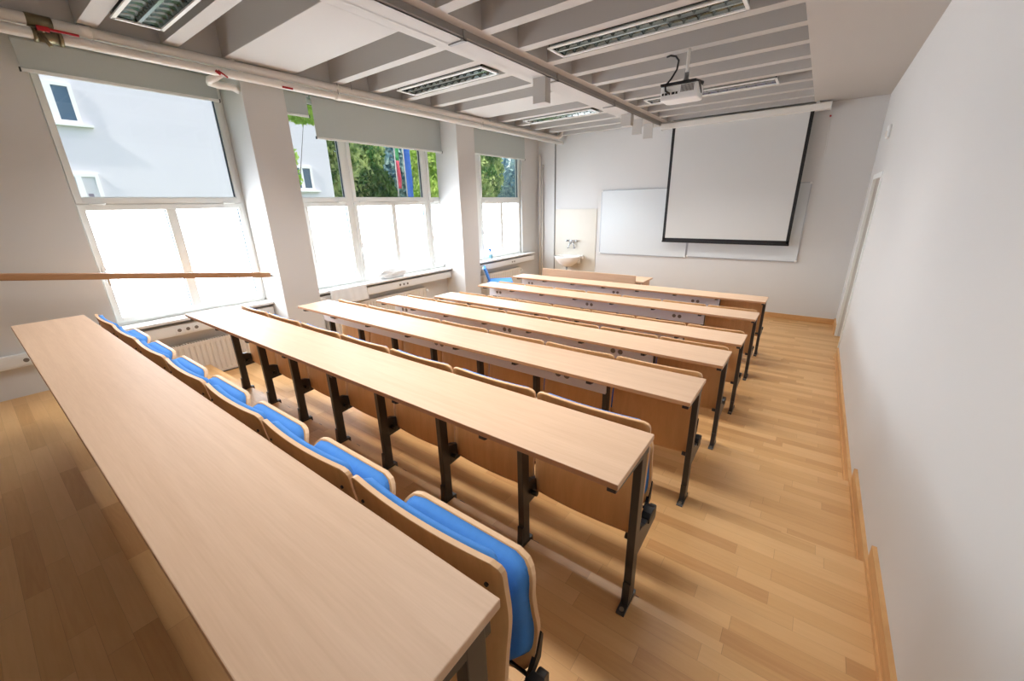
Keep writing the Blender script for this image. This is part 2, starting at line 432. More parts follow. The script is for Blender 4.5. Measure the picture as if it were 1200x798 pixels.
blind('wide grey roller blind lowered furthest, between the two pillars', 2.845, 4.862, 2.69)
blind('grey roller blind over the window nearest the front wall', 5.282, 7.13, 2.735)

# ------------------------------------------------------------------ heating pipes near the ceiling
PX = -4.40
t = tag(obj('heating_pipe', MB().tube([(PX, YB, 3.104), (PX, 7.45, 3.104), (PX + .02, 7.55, 3.11), (PX + .07, 7.6, 3.16), (PX + .12, 7.62, 3.3), (PX + .12, 7.62, ZS)], .034, 14), M['pipe']),
        'upper white heating pipe along the windows, bending up at its front end', 'pipe', 'white ceiling pipes')
for y in (.95, 2.86, 5.25): obj('pipe_clip', MB().tube([(PX, y - .03, 3.104), (PX, y + .03, 3.104)], .039, 14), M['pipe'], t)
for y in (3.03, 5.42): obj('hanger_rod', MB().tube([(PX + .03, y, 3.10), (PX + .03, y, ZS)], .004, 6), M['steel'], t)
obj('pipe_loop', MB().tube([(PX, 1.87, 3.11), (PX, 1.89, 3.17), (PX - .02, 1.92, 3.2), (PX - .05, 1.96, 3.19), (PX - .08, 1.975, 3.12), (PX - .12, 1.98, 3.05)], .02, 10), M['pipe'], t)
t2 = tag(obj('heating_pipe', MB().tube([(PX, YB, 3.027), (PX, 7.74, 3.027)], .033, 14), M['pipe']),
         'lower white heating pipe along the windows with a red valve handle', 'pipe', 'white ceiling pipes')
obj('valve_body', MB().tube([(PX, .68, 3.022), (PX, .70, 3.022)], .043, 8).tube([(PX, .70, 3.024), (PX, .80, 3.024)], .039, 10).tube([(PX, .80, 3.022), (PX, .82, 3.022)], .043, 8)
    .tube([(PX + .02, .73, 3.04), (PX + .065, .73, 3.05)], .014, 8).tube([(PX + .04, .71, 3.02), (PX + .055, .745, 2.955)], .012, 8)
    , M['brass'], t2)
obj('coupling', MB().tube([(PX, .67, 3.104), (PX, .79, 3.104)], .0385, 10), M['brass'], t)
obj('valve_handle', MB().box(PX + .06, PX + .068, .70, .76, 3.035, 3.065).box(PX + .06, PX + .068, .76, .90, 3.045, 3.061), M['red'], t2, bevel=.003)
obj('pipe_elbow', MB().tube([(PX, 1.78, 3.027), (PX - .03, 1.73, 2.985), (PX - .06, 1.69, 2.965), (PX - .10, 1.70, 2.955), (PX - .13, 1.78, 2.955), (PX - .14, 1.9, 2.96), (PX - .24, 1.98, 2.965)], .03, 12), M['pipe'], t2)
obj('drain_tap', MB().tube([(PX + .03, 1.74, 3.03), (PX + .045, 1.80, 2.985)], .007, 8).tube([(PX + .03, 1.72, 3.025), (PX + .04, 1.75, 3.0)], .011, 8), M['red'], t2)
obj('red_lever', MB().box(PX + .03, PX + .036, 2.27, 2.37, 2.995, 3.012), M['red'], t2, rot=(0, 0, 0))
for y in (2.86, 5.25): obj('pipe_clip', MB().tube([(PX, y - .03, 3.027), (PX, y + .03, 3.027)], .038, 14), M['pipe'], t2); obj('hanger_rod', MB().tube([(PX + .032, y, 3.03), (PX + .032, y, ZS)], .004, 6), M['steel'], t2)

# vertical pipes in the front corner
tag(obj('riser_pipe', MB().tube([(-4.97, D - .05, 2.83), (-4.93, D - .05, 2.86), (-4.92, D - .05, 2.80), (-4.92, D - .05, .01)], .018, 10), M['pipe']), 'white riser pipe closest to the window in the front corner', 'pipe', 'corner riser pipes')
tag(obj('riser_pipe', MB().tube([(-4.865, D - .05, .01), (-4.865, D - .05, 2.62)], .015, 10).tube([(-4.865, D - .05, 2.62), (-4.865, D - .01, 2.66)], .015, 10), M['pipe']), 'second white riser pipe in the front corner, a little nearer the washbasin', 'pipe', 'corner riser pipes')
tag(obj('cable_conduit', MB().tube([(-4.575, D - .012, .01), (-4.575, D - .012, 3.04)], .010, 8), M['steel']), 'thin grey conduit running up the front wall beside the beige splash panel', 'conduit')

# ------------------------------------------------------------------ handrail
b = MB()
p0, p1 = Vector((-4.77, YB + .03, 1.478 + .138 * 1.63 * .98)), Vector((-4.77, 1.968, 1.213))
dz = Vector((0, 0, .024)); 
b.prism([(p0.y, p0.z - .027), (p1.y, p1.z - .027), (p1.y, p1.z + .027), (p0.y, p0.z + .027)], 'x', -4.79, -4.75)
hr = tag(obj('handrail', b, M['rail'], bevel=.008), 'sloping brown wooden handrail ending at the first pillar', 'handrail')
b = MB(); b.tube([(-4.77, 1.95, 1.20), (-4.77, 1.981, 1.20)], .012, 8); b.tube([(-4.77, YB + .05, 1.66), (-4.77, YB + .001, 1.66)], .012, 8); obj('wall_fixing', b, M['steel'], hr)

# ------------------------------------------------------------------ ceiling lights
ADDED_LIGHT = 20
def luminaire(label, x0, x1, y0, y1):
    z = 3.125
    t = thing('ceiling_light', label, 'ceiling light', ((x0 + x1) / 2, (y0 + y1) / 2, z), 0, 'recessed louvre lights')
    L, B, H = (x1 - x0) / 2, (y1 - y0) / 2, .075
    h = MB(); h.box(-L, L, -B, B, H, H + .01); h.box(-L, L, -B, -B + .008, .0, H); h.box(-L, L, B - .008, B, 0, H); h.box(-L, -L + .008, -B, B, 0, H); h.box(L - .008, L, -B, B, 0, H)
    obj('housing', h, M['mirror'], t)
    r = MB(); r.box(-L - .008, L + .008, -B - .008, -B + .014, -.006, .004); r.box(-L - .008, L + .008, B - .014, B + .008, -.006, .004); r.box(-L - .008, -L + .014, -B, B, -.006, .004); r.box(L - .014, L + .008, -B, B, -.006, .004)
    obj('rim', r, M['white'], t)
    for s in (-1, 1): obj('lamp_tube', MB().tube([(-L + .05, s * B / 2, .052), (L - .05, s * B / 2, .052)], .012, 10), M['tube'], t)
    v = MB(); v.prism([(-.010, 0), (.010, 0), (.022, .045), (-.022, .045)], 'x', -L + .014, L - .014)
    for s in (-1, 1): v.prism([(s * (B - .012), -.002), (s * (B - .03), .06), (s * (B - .012), .06)], 'x', -L + .014, L - .014)
    n = max(8, int(2 * L / .098))
    for k in range(n + 1):
        x = -L + .02 + (2 * L - .04) * k / n
        for s in (-1, 1):
            c = s * (B / 2 + .003); q = B / 2 - .016
            # parabolic cross blade: narrow at the lower edge, wide at the top, dipped in the middle
            def P(u, w, x=x, c=c, q=q):
                a = (u - .5) * 2; y = c + a * q
                z0 = .0 + .012 * (1 - a * a)
                return (x, y, z0 + (.045 - z0) * w)
            for sd in (-1, 1):
                def Q(u, w, sd=sd, P=P):
                    p = P(u, w); return (p[0] + sd * (.003 + .012 * w * w), p[1], p[2])
                v.grid(Q, 4, 3)
    obj('louvre', v, M['mirror'], t)
    # added downward light brightening the room, narrowed out of view; the tubes are unlit
    ld = bpy.data.lights.new('added_downlight', 'AREA'); ld.shape = 'RECTANGLE'; ld.size = 2 * L - .04; ld.size_y = 2 * B - .04
    ld.energy = ADDED_LIGHT; ld.spread = math.radians(116); ld.color = (1, .99, .97)
    lo = bpy.data.objects.new('added_downlight', ld); col.objects.link(lo); lo.parent = t; lo.location = (0, 0, -.004)
    return t
luminaire('ceiling light seen at a steep angle over the valve on the heating pipes', -4.03, -2.83, 1.03, 1.30)
luminaire('middle ceiling light on the window side, between the two wide cross beams', -4.06, -2.83, 3.41, 3.665)
luminaire('ceiling light on the window side closest to the front wall', -4.0, -2.84, 5.80, 6.05)
luminaire('large louvred ceiling light in the bay between the cable tray and the blank wall', -2.09, -.64, 3.415, 3.672)
luminaire('louvred ceiling light over the aisle beside the rearmost desk', -2.09, -.64, 1.034, 1.29)
luminaire('ceiling light just behind the projector, near the projection screen', -2.09, -.64, 5.795, 6.05)

# cable tray under the longitudinal beam and its drops
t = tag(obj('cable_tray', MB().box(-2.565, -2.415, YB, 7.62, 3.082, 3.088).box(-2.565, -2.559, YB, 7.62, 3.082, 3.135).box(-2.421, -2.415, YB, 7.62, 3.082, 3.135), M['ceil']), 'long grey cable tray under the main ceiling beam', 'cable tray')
obj('shaded_tray_side', MB().box(-2.4149, -2.412, YB, 7.62, 3.100, 3.1449), M['steel'], t)  # darker strip on this side only, its shade put into the colour
b = MB()
for y in (.5, 2.72, 4.12, 5.6): b.box(-2.411, -2.403, y - .015, y + .015, 3.07, 3.145); b.box(-2.57, -2.403, y - .015, y + .015, 3.070, 3.081)
obj('hanger_clip', b, M['steel'], t)
def drop(label, y0, y1, z0, opened):
    x0, x1 = -2.57, -2.42
    b = MB()
    if opened: b.box(x0, x1, y0, y0 + .012, z0, 3.08); b.box(x0, x1, y0 + .012, y1, z0, z0 + .008)
    else: b.box(x0, x1, y0, y1, z0, 3.08)
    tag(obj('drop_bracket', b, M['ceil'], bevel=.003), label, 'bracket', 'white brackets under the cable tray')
drop('white box bracket under the cable tray, halfway along it on its own', 3.9, 4.0, 2.855, False)
drop('white plate bracket under the cable tray, rearmost of three near the screen', 6.22, 6.33, 2.93, False)
drop('white plate bracket under the cable tray, middle one of three near the screen', 6.68, 6.715, 2.87, True)
drop('white plate bracket under the cable tray, closest to the projection screen', 7.18, 7.215, 2.865, True)

# ------------------------------------------------------------------ projector
PXc, PYc, PZ = -1.206, 4.30, 2.748
t = thing('projector', 'white projector with black top hanging from the ceiling', 'projector', (PXc, PYc, PZ)); t.scale = (.855, .855, .855)
b = MB(); b.prism([(-.185, -.13), (.185, -.13), (.185, .10), (.15, .13), (-.15, .13), (-.185, .10)], 'z', 0, .135); obj('projector_body', b, M['white'], t, bevel=.010)
b = MB(); b.prism([(-.19, -.145), (.165, -.145), (.205, .02), (.17, .14), (-.17, .14), (-.19, .1)], 'z', .137, .160); obj('top_plate', b, M['blackp'], t, bevel=.004)
obj('side_strap', MB().prism([(-.145, .137), (-.06, .137), (.03, .06), (.02, .05)], 'x', .188, .192), M['blackp'], t)
for k in range(12): x = .02 + k * .011; obj('vent_slot', MB().box(x, x + .005, -.132, -.129, .06, .125), M['blackp'], t)
for x, w in ((-.17, .02), (-.14, .03), (-.10, .015), (-.07, .03), (-.03, .02)): obj('connector', MB().box(x, x + w, -.133, -.129, .05, .072), M['blackp'], t)
obj('lens', MB().lathe([(.0, 0), (.03, 0), (.03, .02), (.0, .02)], (0, 0, 0), 16), M['blackp'], t, (.08, .13, .06), (-PI/2, 0, 0))
obj('mount_pole', MB().tube([(.03, 0, .25), (.03, 0, (ZC - PZ) / .855)], .017, 12), M['pipe'], t)
obj('mount_joint', MB().tube([(.03, 0, .16), (.03, 0, .20)], .030, 10).tube([(.03, 0, .195), (.03, 0, .26)], .023, 10), M['steel'], t)
obj('power_cable', MB().tube([(-.20, .02, .445), (-.16, .02, .452), (-.105, .02, .435), (-.07, .015, .39), (-.07, -.02, .30), (-.10, -.10, .20), (-.135, -.15, .14), (-.13, -.15, .09), (-.09, -.135, .06)], .010, 8), M['blackp'], t)

# ------------------------------------------------------------------ front wall: screen, boards, washbasin
t = thing('projection_screen', 'pulled-down projection screen with black borders', 'screen', (-1.27, 7.62, 1.21))
hx = .96; zt = 1.84
obj('screen_cloth', MB().box(-hx, hx, 0, .002, 0, zt), M['screen'], t)
b = MB(); b.box(-hx, -hx + .045, -.0015, 0, 0, zt); b.box(hx - .045, hx, -.0015, 0, 0, zt); b.box(-hx, hx, -.0015, 0, 0, .05); obj('black_border', b, M['blackp'], t)
obj('bottom_bar', MB().box(-hx - .004, hx + .004, -.012, .014, -.026, .002), M['blackp'], t, bevel=.004)
b = MB(); b.prism([(-.06, 1.82), (.06, 1.82), (.06, 1.895), (.045, 1.91), (-.045, 1.91), (-.06, 1.895)], 'x', -1.14, 1.13); obj('roller_case', b, M['pipe'], t)
[obj('case_cap', MB().box(xx, xx + .012, -.062, .062, 1.815, 1.912), M['white'], t, bevel=.005) for xx in (1.13, -1.152)]
[obj('ceiling_strap', MB().box(xx, xx + .04, -.03, .03, 1.91, ZC - 1.21), M['pipe'], t) for xx in (-1.0, .96)]
t = tag(obj('pull_cord', MB().tube([(-.12, D - .02, 2.96), (-.118, D - .012, 2.8), (-.10, D - .01, 2.6), (-.105, D - .012, 2.45)], .003, 6), M['white']), 'thin white pull cord hanging beside the projection screen', 'cord')
obj('cord_hook', MB().tube([(-.12, D - .03, 2.965), (-.12, D, 2.965)], .012, 10), M['red'], t)

def board(label, x0, x1, z0, z1):
    t = thing('whiteboard', label, 'whiteboard', ((x0 + x1) / 2, D - .001, z0), 0, 'wall whiteboards')
    w, h = (x1 - x0) / 2, z1 - z0
    obj('writing_surface', MB().box(-w + .012, w - .012, -.022, 0, .012, h - .012), M['board'], t)
    b = MB(); b.box(-w, w, -.026, 0, 0, .014); b.box(-w, w, -.026, 0, h - .014, h); b.box(-w, -w + .014, -.026, 0, 0, h); b.box(w - .014, w, -.026, 0, 0, h)
    obj('aluminium_frame', b, M['alu'], t, bevel=.003)
    b = MB()
    for x in (-w, w - .03):
        for z in (0, h - .03): b.box(x, x + .03, -.03, -.001, z, z + .03)
    obj('corner_cap', b, M['white'], t, bevel=.004)
board('whiteboard with its free end next to the washbasin panel', -3.51, -1.832, .905, 2.108)
board('whiteboard mostly hidden by the projection screen', -1.822, -.17, .925, 2.108)

tag(obj('splash_panel', MB().box(-4.555, -3.60, D - .012, D - .001, .09, 1.775), M['tile'], bevel=.002), 'flat beige splash panel behind the washbasin', 'wall panel')
t = thing('washbasin', 'white ceramic washbasin on the beige splash panel', 'washbasin', (-4.13, D - .013, .62))
b = MB(); b.lathe([(.05, .0), (.12, .02), (.21, .08), (.27, .155), (.29, .205), (.295, .22), (.265, .222), (.25, .20), (.20, .14), (.10, .10), (.0, .095)], (0, -.21, 0), 28, 1.0, .78); 
b.box(-.27, .27, -.06, 0, .16, .225); b.box(-.20, .20, -.10, 0, .06, .17)
obj('basin', b, M['ceramic'], t, bevel=0)
obj('drain_pipe', MB().tube([(-.02, -.2, .005), (-.02, -.2, -.18), (-.02, -.12, -.23), (-.02, -.02, -.2), (-.02, 0, -.2)], .02, 10), M['drain'], t)
t = thing('mixer_tap', 'chrome wall tap above the washbasin', 'tap', (-4.13, D - .013, 1.14))
b = MB(); b.tube([(-.1, -.05, 0), (.1, -.05, 0)], .018, 12)
for s in (-1, 1): b.tube([(s * .075, 0, 0), (s * .075, -.05, 0)], .016, 10)
obj('tap_body', b, M['chrome'], t)
for s in (-1, 1): obj('tap_knob', MB().tube([(s * .1, -.05, 0), (s * .125, -.05, 0)], .024, 10), M['chrome'], t)
obj('tap_spout', MB().tube([(0, -.05, -.01), (0, -.07, -.05), (.0, -.16, -.09), (.0, -.18, -.13)], .011, 10), M['chrome'], t)
for s in (-1, 1):
  b = MB(); b.tube([(s * .07, 0, -.145), (s * .07, -.045, -.145), (s * .055, -.05, -.10), (s * .04, -.05, -.01)], .008, 8); b.tube([(s * .07, -.03, -.145), (s * .07, -.07, -.145)], .017, 10)
  obj('angle_valve', b, M['chrome'], t)

t = tag(obj('wall_sensor', MB().box(W - .028, W, 6.53, 6.67, 2.50, 2.64), M['white'], bevel=.01), 'small white sensor box high on the blank wall past the door', 'sensor')
obj('sensor_lens', MB().box(W - .034, W - .028, 6.56, 6.64, 2.52, 2.58), M['cream'], t)

# ------------------------------------------------------------------ teacher desk, chair, small things
t = thing('teacher_desk', "wooden teacher's desk with raised front panel before the first bench row", 'desk', (-2.83, 6.17, 0))
obj('desk_top', MB().box(-.93, .86, -.19, .25, .715, .74), M['desk'], t, bevel=.003)
obj('front_panel', MB().box(-.92, .745, -.205, -.185, .10, .825), M['desk'], t, bevel=.003)
for x in (-.90, .80): obj('side_panel', MB().box(x, x + .022, -.18, .23, .001, .715), M['desk'], t, bevel=.002)
obj('back_rail', MB().box(-.88, .80, .19, .21, .45, .715), M['desk'], t)

t = thing('office_chair', 'blue upholstered chair by the window, behind the last pillar', 'chair', (-4.53, 5.73, 0), math.radians(40))
def cushion(P, nu, nv, th, nrm):
    b = MB(); b.grid(P, nu, nv, th, nrm); return b
obj('chair_seat', MB().box(-.22, .24, -.22, .22, .535, .585), M['blue'], t, bevel=.02)
b = MB(); b.prism([(-.20, .60), (-.165, .60), (-.245, .83), (-.285, .83)], 'y', -.2, .2); obj('chair_backrest', b, M['blue'], t, bevel=.014)
obj('back_shell', MB().prism([(-.212, .60), (-.201, .60), (-.286, .82), (-.297, .82)], 'y', -.19, .19), M['panel'], t)
obj('back_post', MB().tube([(-.05, 0, .525), (-.19, 0, .53), (-.225, 0, .64)], .014, 8), M['blackp'], t)
obj('gas_lift', MB().tube([(0, 0, .08), (0, 0, .535)], .022, 10), M['blackp'], t)
for k in range(5):
    a = k * 2 * PI / 5 + .3
    lg = obj('chair_leg', MB().tube([(0, 0, .10), (.27 * math.cos(a), .27 * math.sin(a), .065)], [.022, .013], 8), M['blackp'], t)
    obj('caster', MB().tube([(.27 * math.cos(a) - .01, .27 * math.sin(a), .03), (.27 * math.cos(a) + .012, .27 * math.sin(a), .03)], .03, 12), M['blackp'], lg)

t = thing('spray_bottle', 'spray bottle with blue head on the sill by the last window', 'bottle', (-4.95, 6.02, .90))
obj('bottle_body', MB().lathe([(0, 0), (.034, 0), (.036, .02), (.036, .10), (.026, .135), (.014, .15), (.014, .165), (0, .165)], n=16), M['white'], t)
obj('bottle_label', MB().lathe([(.0366, .025), (.0366, .095)], n=16), M['teal'], t)
obj('trigger_head', MB().box(-.014, .014, -.05, .025, .175, .205).box(-.008, .008, -.035, -.025, .135, .18).tube([(0, 0, .16), (0, 0, .18)], .015, 10), M['blue'], t, bevel=.004)

# crumpled plastic on the sill and a milky sheet hanging over the duct
bm = bmesh.new(); bmesh.ops.create_icosphere(bm, subdivisions=4, radius=1)
for v in bm.verts:
    n = noise.noise(v.co * 1.7 + Vector((3, 1, 7))) * .35 + noise.noise(v.co * 5) * .16
    v.co *= 1 + n
    v.co = Vector((v.co.x * .055, v.co.y * .27, max(-.055, v.co.z * .075)))
me = bpy.data.meshes.new('plastic_bag'); bm.to_mesh(me); bm.free(); me.materials.append(M['film'])
o = put('plastic_bag', me, None, (-4.945, 3.72, .957)); tag(o, 'crumpled clear plastic bag lying on the window sill between pillars', 'bag')
def P(u, v):
    y = 2.63 + .53 * u; w = v * .37
    c = .012 * math.sin(u * 9 + 1) + .008 * math.sin(u * 23)
    if w < .16: return (-5.0 + w, y + .02 * v, .904 + .004 * math.sin(u * 14) )
    return (-4.84 + .012 + abs(c) * .5, y + .03 * v, .908 - (w - .16))
b = MB(); b.grid(P, 30, 16, .002, (.7, 0, .7))
tag(obj('plastic_sheet', b, M['film']), 'milky plastic sheet draped over the sill beside the first pillar', 'plastic sheet')

# ------------------------------------------------------------------ bench rows
LX = [-1.733 + .5067 * k for k in range(8)]; LX[-1] = 1.812
def prof(pts, t):
    """piecewise smooth profile lookup: pts = [(t, value)]"""
    for (a, va), (c, vc) in zip(pts, pts[1:]):
        if t <= c:
            s = (t - a) / (c - a); s = s * s * (3 - 2 * s) if False else s
            return va + (vc - va) * s
    return pts[-1][1]
def smooth(pts, n=24):
    """Catmull-Rom through (y, z) points"""
    P = [pts[0]] + list(pts) + [pts[-1]]; out = []
    for i in range(1, len(P) - 2):
        for k in range(n // (len(pts) - 1)):
            t = k / (n // (len(pts) - 1)); a, b_, c, d = P[i-1], P[i], P[i+1], P[i+2]
            out.append(tuple(.5 * (2*b_[j] + (c[j]-a[j])*t + (2*a[j]-5*b_[j]+4*c[j]-d[j])*t*t + (-a[j]+3*b_[j]-3*c[j]+d[j])*t**3) for j in (0, 1)))
    out.append(tuple(pts[-1])); return out
def shell(half, path, th, rc, curve, edge_mat, top_only=False):
    """curved plywood/upholstery shell: width 2*half, (y,z) path from bottom to top, corner radius rc, plan curvature"""
    b = MB(); n = len(path) - 1; nu = 18
    z1, z0 = path[-1][1], path[0][1]
    def P(u, v):
        y, z = path[min(n, round(v * n))]
        d = z1 - z if top_only else min(z1 - z, z - z0); h = half
        if d < rc: h = half - (rc - math.sqrt(max(0, rc*rc - (rc - d)**2)))
        a = (u - .5) * 2; x = a * h
        return (x, y + curve * (x / half) ** 2, z)
    es = b.grid(P, nu, n, th, (0, 1, 0))
    if edge_mat is not None:
        for f in es: f.material_index = edge_mat
    return b
def pillow(half, path, th, rc, curve):
    b = MB(); n = len(path) - 1; nu = 20; z1, z0 = path[-1][1], path[0][1]
    front, back = [], []
    def H(z):
        d = min(z1 - z, z - z0)
        return half if d >= rc else half - (rc - math.sqrt(max(0, rc*rc - (rc - d)**2)))
    def S(side):
        def P(u, v):
            i = min(n, round(v * n)); y, z = path[i]; a = (u - .5) * 2; x = a * H(z)
            e = min(1, (1 - abs(a)) * 7) ; e2 = min(1, min(v, 1 - v) * 12)
            f = math.sqrt(max(0, 1 - (1 - min(e, e2)) ** 2))
            return (x, y + curve * (x / half) ** 2 + side * f * th, z)
        return P
    b.grid(S(1), nu, n); b.grid(S(0), nu, n)
    return b
BACK = smooth([(.012, .245), (.012, .36), (.026, .50), (.040, .60), (.030, .70), (.024, .752)], 25)
SEAT = smooth([(.150, .275), (.176, .34), (.188, .41), (.174, .49), (.168, .56), (.196, .618)], 25)
me_desk = MB(); me_desk.box(-1.8346, 1.8346, -.3304, 0, .718, .74)
me_desk = me_desk.mesh('desktop', [M['desk'], M['edge']], .0025)
for p in me_desk.polygons:
    if abs(p.normal.y) > .9 or p.normal.z < -.5: p.material_index = 1
leg_cache = {}
def leg_meshes(drop):
    if drop in leg_cache: return leg_cache[drop]
    a = MB(); a.box(-.015, .015, -.085, -.035, .012, .700); a.box(-.015, .015, -.085, -.035, .70, .716)
    post = a.mesh('post', M['black'], .003)
    a = MB(); a.prism([(-.324, .700), (-.322, .716), (-.02, .716), (-.02, .672), (-.12, .684), (-.29, .694)], 'x', -.0145, .0145)
    arm = a.mesh('arm', M['black'], .002)
    a = MB()
    a.prism([(-.085, .012), (-.135, .012), (-.142, .006), (-.142, 0), (-.03, 0), (-.03, .012)], 'x', -.016, .016)
    a.prism([(-.098, .012), (-.085, .012), (-.085, .11), (-.092, .11)], 'x', -.014, .014)
    z = -drop
    if drop:
        a.box(-.014, .014, -.022, -.016, z, .012) if False else None
        a.prism([(-.022, z + .001), (.052, z + .001), (.056, z + .012), (.046, z + .036), (-.010, z + .042), (-.010, .012), (-.034, .012), (-.034, .0005), (-.022, .0005)], 'x', -.016, .016)
    else:
        a.prism([(-.034, 0), (.045, 0), (.052, .006), (.045, .014), (-.034, .014)], 'x', -.016, .016)
    a.mi = 1
    a.tube([(0, -.124, .012), (0, -.124, .016)], .009, 10); a.tube([(0, .028, (z + .036) if drop else .014), (0, .028, (z + .043) if drop else .018)], .009, 10)
    foot = a.mesh('foot', [M['black'], M['bolt']])
    a = MB()
    a.prism([(-.036, .212), (.180, .232), (.188, .240), (.188, .292), (.180, .302), (.04, .306), (.0, .325), (-.036, .33)], 'x', -.013, .013)
    bracket = a.mesh('seat_bracket', M['black'], .003)
    a = MB(); a.prism([(.07, .285), (.160, .285), (.160, .312), (.13, .322), (.09, .322), (.07, .310)], 'x', -.019, .019)
    hinge = a.mesh('hinge', M['blackp'], .004)
    a = MB(); a.tube([(-.02, -.012, .262), (.02, -.012, .262)], .012, 10); knob = a.mesh('bolt_knob', M['blackp'], 0)
    leg_cache[drop] = (post, arm, foot, bracket, hinge, knob)
    return leg_cache[drop]
hb = .2465
me_back = shell(hb, BACK, .013, .026, .016, 1, True).mesh('backrest', [M['ply'], M['plyedge']])
bp = [(y + .013, z) for y, z in BACK if z > .36]; bp = [(y, z - .004) for y, z in bp]
me_bpad = pillow(hb - .016, bp, .024, .03, .016).mesh('back_pad', M['blue'])
hs = .230
me_seat = shell(hs, SEAT, .014, .06, .0, 1).mesh('seat', [M['ply'], M['plyedge']])
sp_ = [(y - .001, z - .003) for y, z in SEAT if z > .31]
me_spad = pillow(hs - .009, sp_, -.036, .057, .0).mesh('seat_pad', M['blue'])
a = MB()
for s in (-1, 1): a.prism([(.140, .290), (.160, .282), (.196, .31), (.207, .38), (.200, .395), (.180, .34)], 'x', s * (hs - .001) - .006, s * (hs - .001) + .006)
a.box(-hs, hs, .150, .158, .283, .291); me_link = a.mesh('pivot_plate', M['blackp'], 0)
a = MB(); a.box(LX[0] - .06, LX[6] + .012, -.106, -.088, .552, .702); a.box(LX[0] - .06, LX[6] + .012, -.106, -.092, .550, .556)
me_cp = a.mesh('cable_panel', M['panel'], .002)
a = MB(); a.box(-.062, .062, -.109, -.106, .580, .644); me_so = a.mesh('socket_plate', M['panel'], .001)
a = MB()
a.tube([(0, -.1112, .612), (0, -.109, .612)], .021, 14)
me_sw = a.mesh('socket_well', M['well'])
a = MB()
a.tube([(0, -.002, 0), (0, .008, 0)], .005, 8)
me_scr = a.mesh('screw', M['blackp'])
LBL = ['bench row nearest the camera, its blue folded seats showing along the desktop',
       'second bench row from the back, uninterrupted row of bare black legs, no cable panel',
       'third bench row from the back, with grey cable panel and black legs visible below it',
       'fourth bench row from the back, on the lowest platform, grey socket panel under its desktop',
       'bench row in the middle of the flat floor, third row from the front wall',
       'second bench row from the front wall, white socket panel under its desktop',
       "front bench row directly behind the teacher's desk, without folding seats"]
for r, (yf, lev) in enumerate(ROWS):
    t = thing('bench_row', LBL[r], 'bench row', (XC, yf, lev * STEP), 0, 'fixed lecture bench rows')
    put('desktop', me_desk, t)
    post, arm, foot, bracket, hinge, knob = leg_meshes(STEP if lev else 0)
    for i, x in enumerate(LX):
        p = put('leg', post, t, (x, 0, 0))
        put('support_arm', arm, p); put('foot', foot, p); put('seat_bracket', bracket, p); put('hinge', hinge, p); put('bolt_knob', knob, p, (.026 if i == 0 else -.026 if i == 7 else .022, 0, 0))
    if r < 6:
        for i in range(7):
            xm = (LX[i] + LX[i + 1]) / 2
            k = put('backrest', me_back, t, (xm, 0, 0)); put('back_pad', me_bpad, k); [put('screw', me_scr, k, (sx * .205, .041, z)) for sx in (-1, 1) for z in (.655, .685)]
            k = put('seat', me_seat, t, (xm, 0, 0)); put('seat_pad', me_spad, k); put('pivot_plate', me_link, k)
    else:
        for i in range(7):
            xm = (LX[i] + LX[i + 1]) / 2
            put('front_panel', MB().box(-hb, hb, .004, .022, .22, .715).mesh('front_panel', M['ply'], .003), t, (xm, 0, 0))
    if r >= 2:
        c = put('cable_panel', me_cp, t)
        for x in (-1.61, -.087, 1.028):
            s_ = put('socket_plate', me_so, c, (x, 0, 0))
            [put('socket_well', me_sw, c, (x + dx, 0, 0)) for dx in (-.031, .031)]

# ------------------------------------------------------------------ outside
b = MB(); b.box(-70, XL - .3, -30, 80, -1.0, -.6); tag(obj('lawn', b, M['lawn']), 'green lawn outside the windows', 'lawn', None, 'structure')
BXW = -14
bl = thing('neighbour_building', 'plain white building wall seen through the first windows', 'building', (BXW, 1, -.6))
obj('facade', MB().box(-8, 0, -14, 7.45, 0, 9), M['facade'], bl)
def bwin(y0, y1, z0, z1, poster=False, m0=None, m1=None):
    z0 += .6; z1 += .6; y0 -= 1; y1 -= 1
    m0 = (m0 - 1) if m0 else (y0 + y1) / 2 - .05; m1 = (m1 - 1) if m1 else (y0 + y1) / 2 + .05
    t = .07
    f = MB(); f.box(.001, .05, y0, y1, z0, z0 + t); f.box(.001, .05, y0, y1, z1 - t, z1)
    f.box(.001, .05, y0, y0 + t, z0 + t, z1 - t); f.box(.001, .05, y1 - t, y1, z0 + t, z1 - t); f.box(.001, .05, m0, m1, z0 + t, z1 - t)
    w = obj('house_window', f, M['white'], bl)
    obj('window_ledge', MB().box(.001, .11, y0 - .05, y1 + .16, z0 - .05, z0), M['white'], w)
    for a0, a1 in ((y0 + t, m0), (m1, y1 - t)):
        p = obj('window_pane', MB().box(.001, .02, a0, a1, z0 + t, z1 - t), M['paper' if poster else 'bwin'], w)
        if poster: obj('printed_poster', MB().box(.02, .024, a0 + .03, a1 - .03, z0 + .10, z0 + .16).box(.02, .024, a0 + .03, a0 + .12, z0 + .2, z0 + .36), M['poster'], w)
bwin(1.3, 2.49, 3.84, 4.66, False, 2.03, 2.16); bwin(1.3, 2.46, 2.0, 2.80, True, 2.06, 2.16); bwin(7.0, 7.75, 2.5, 3.25)

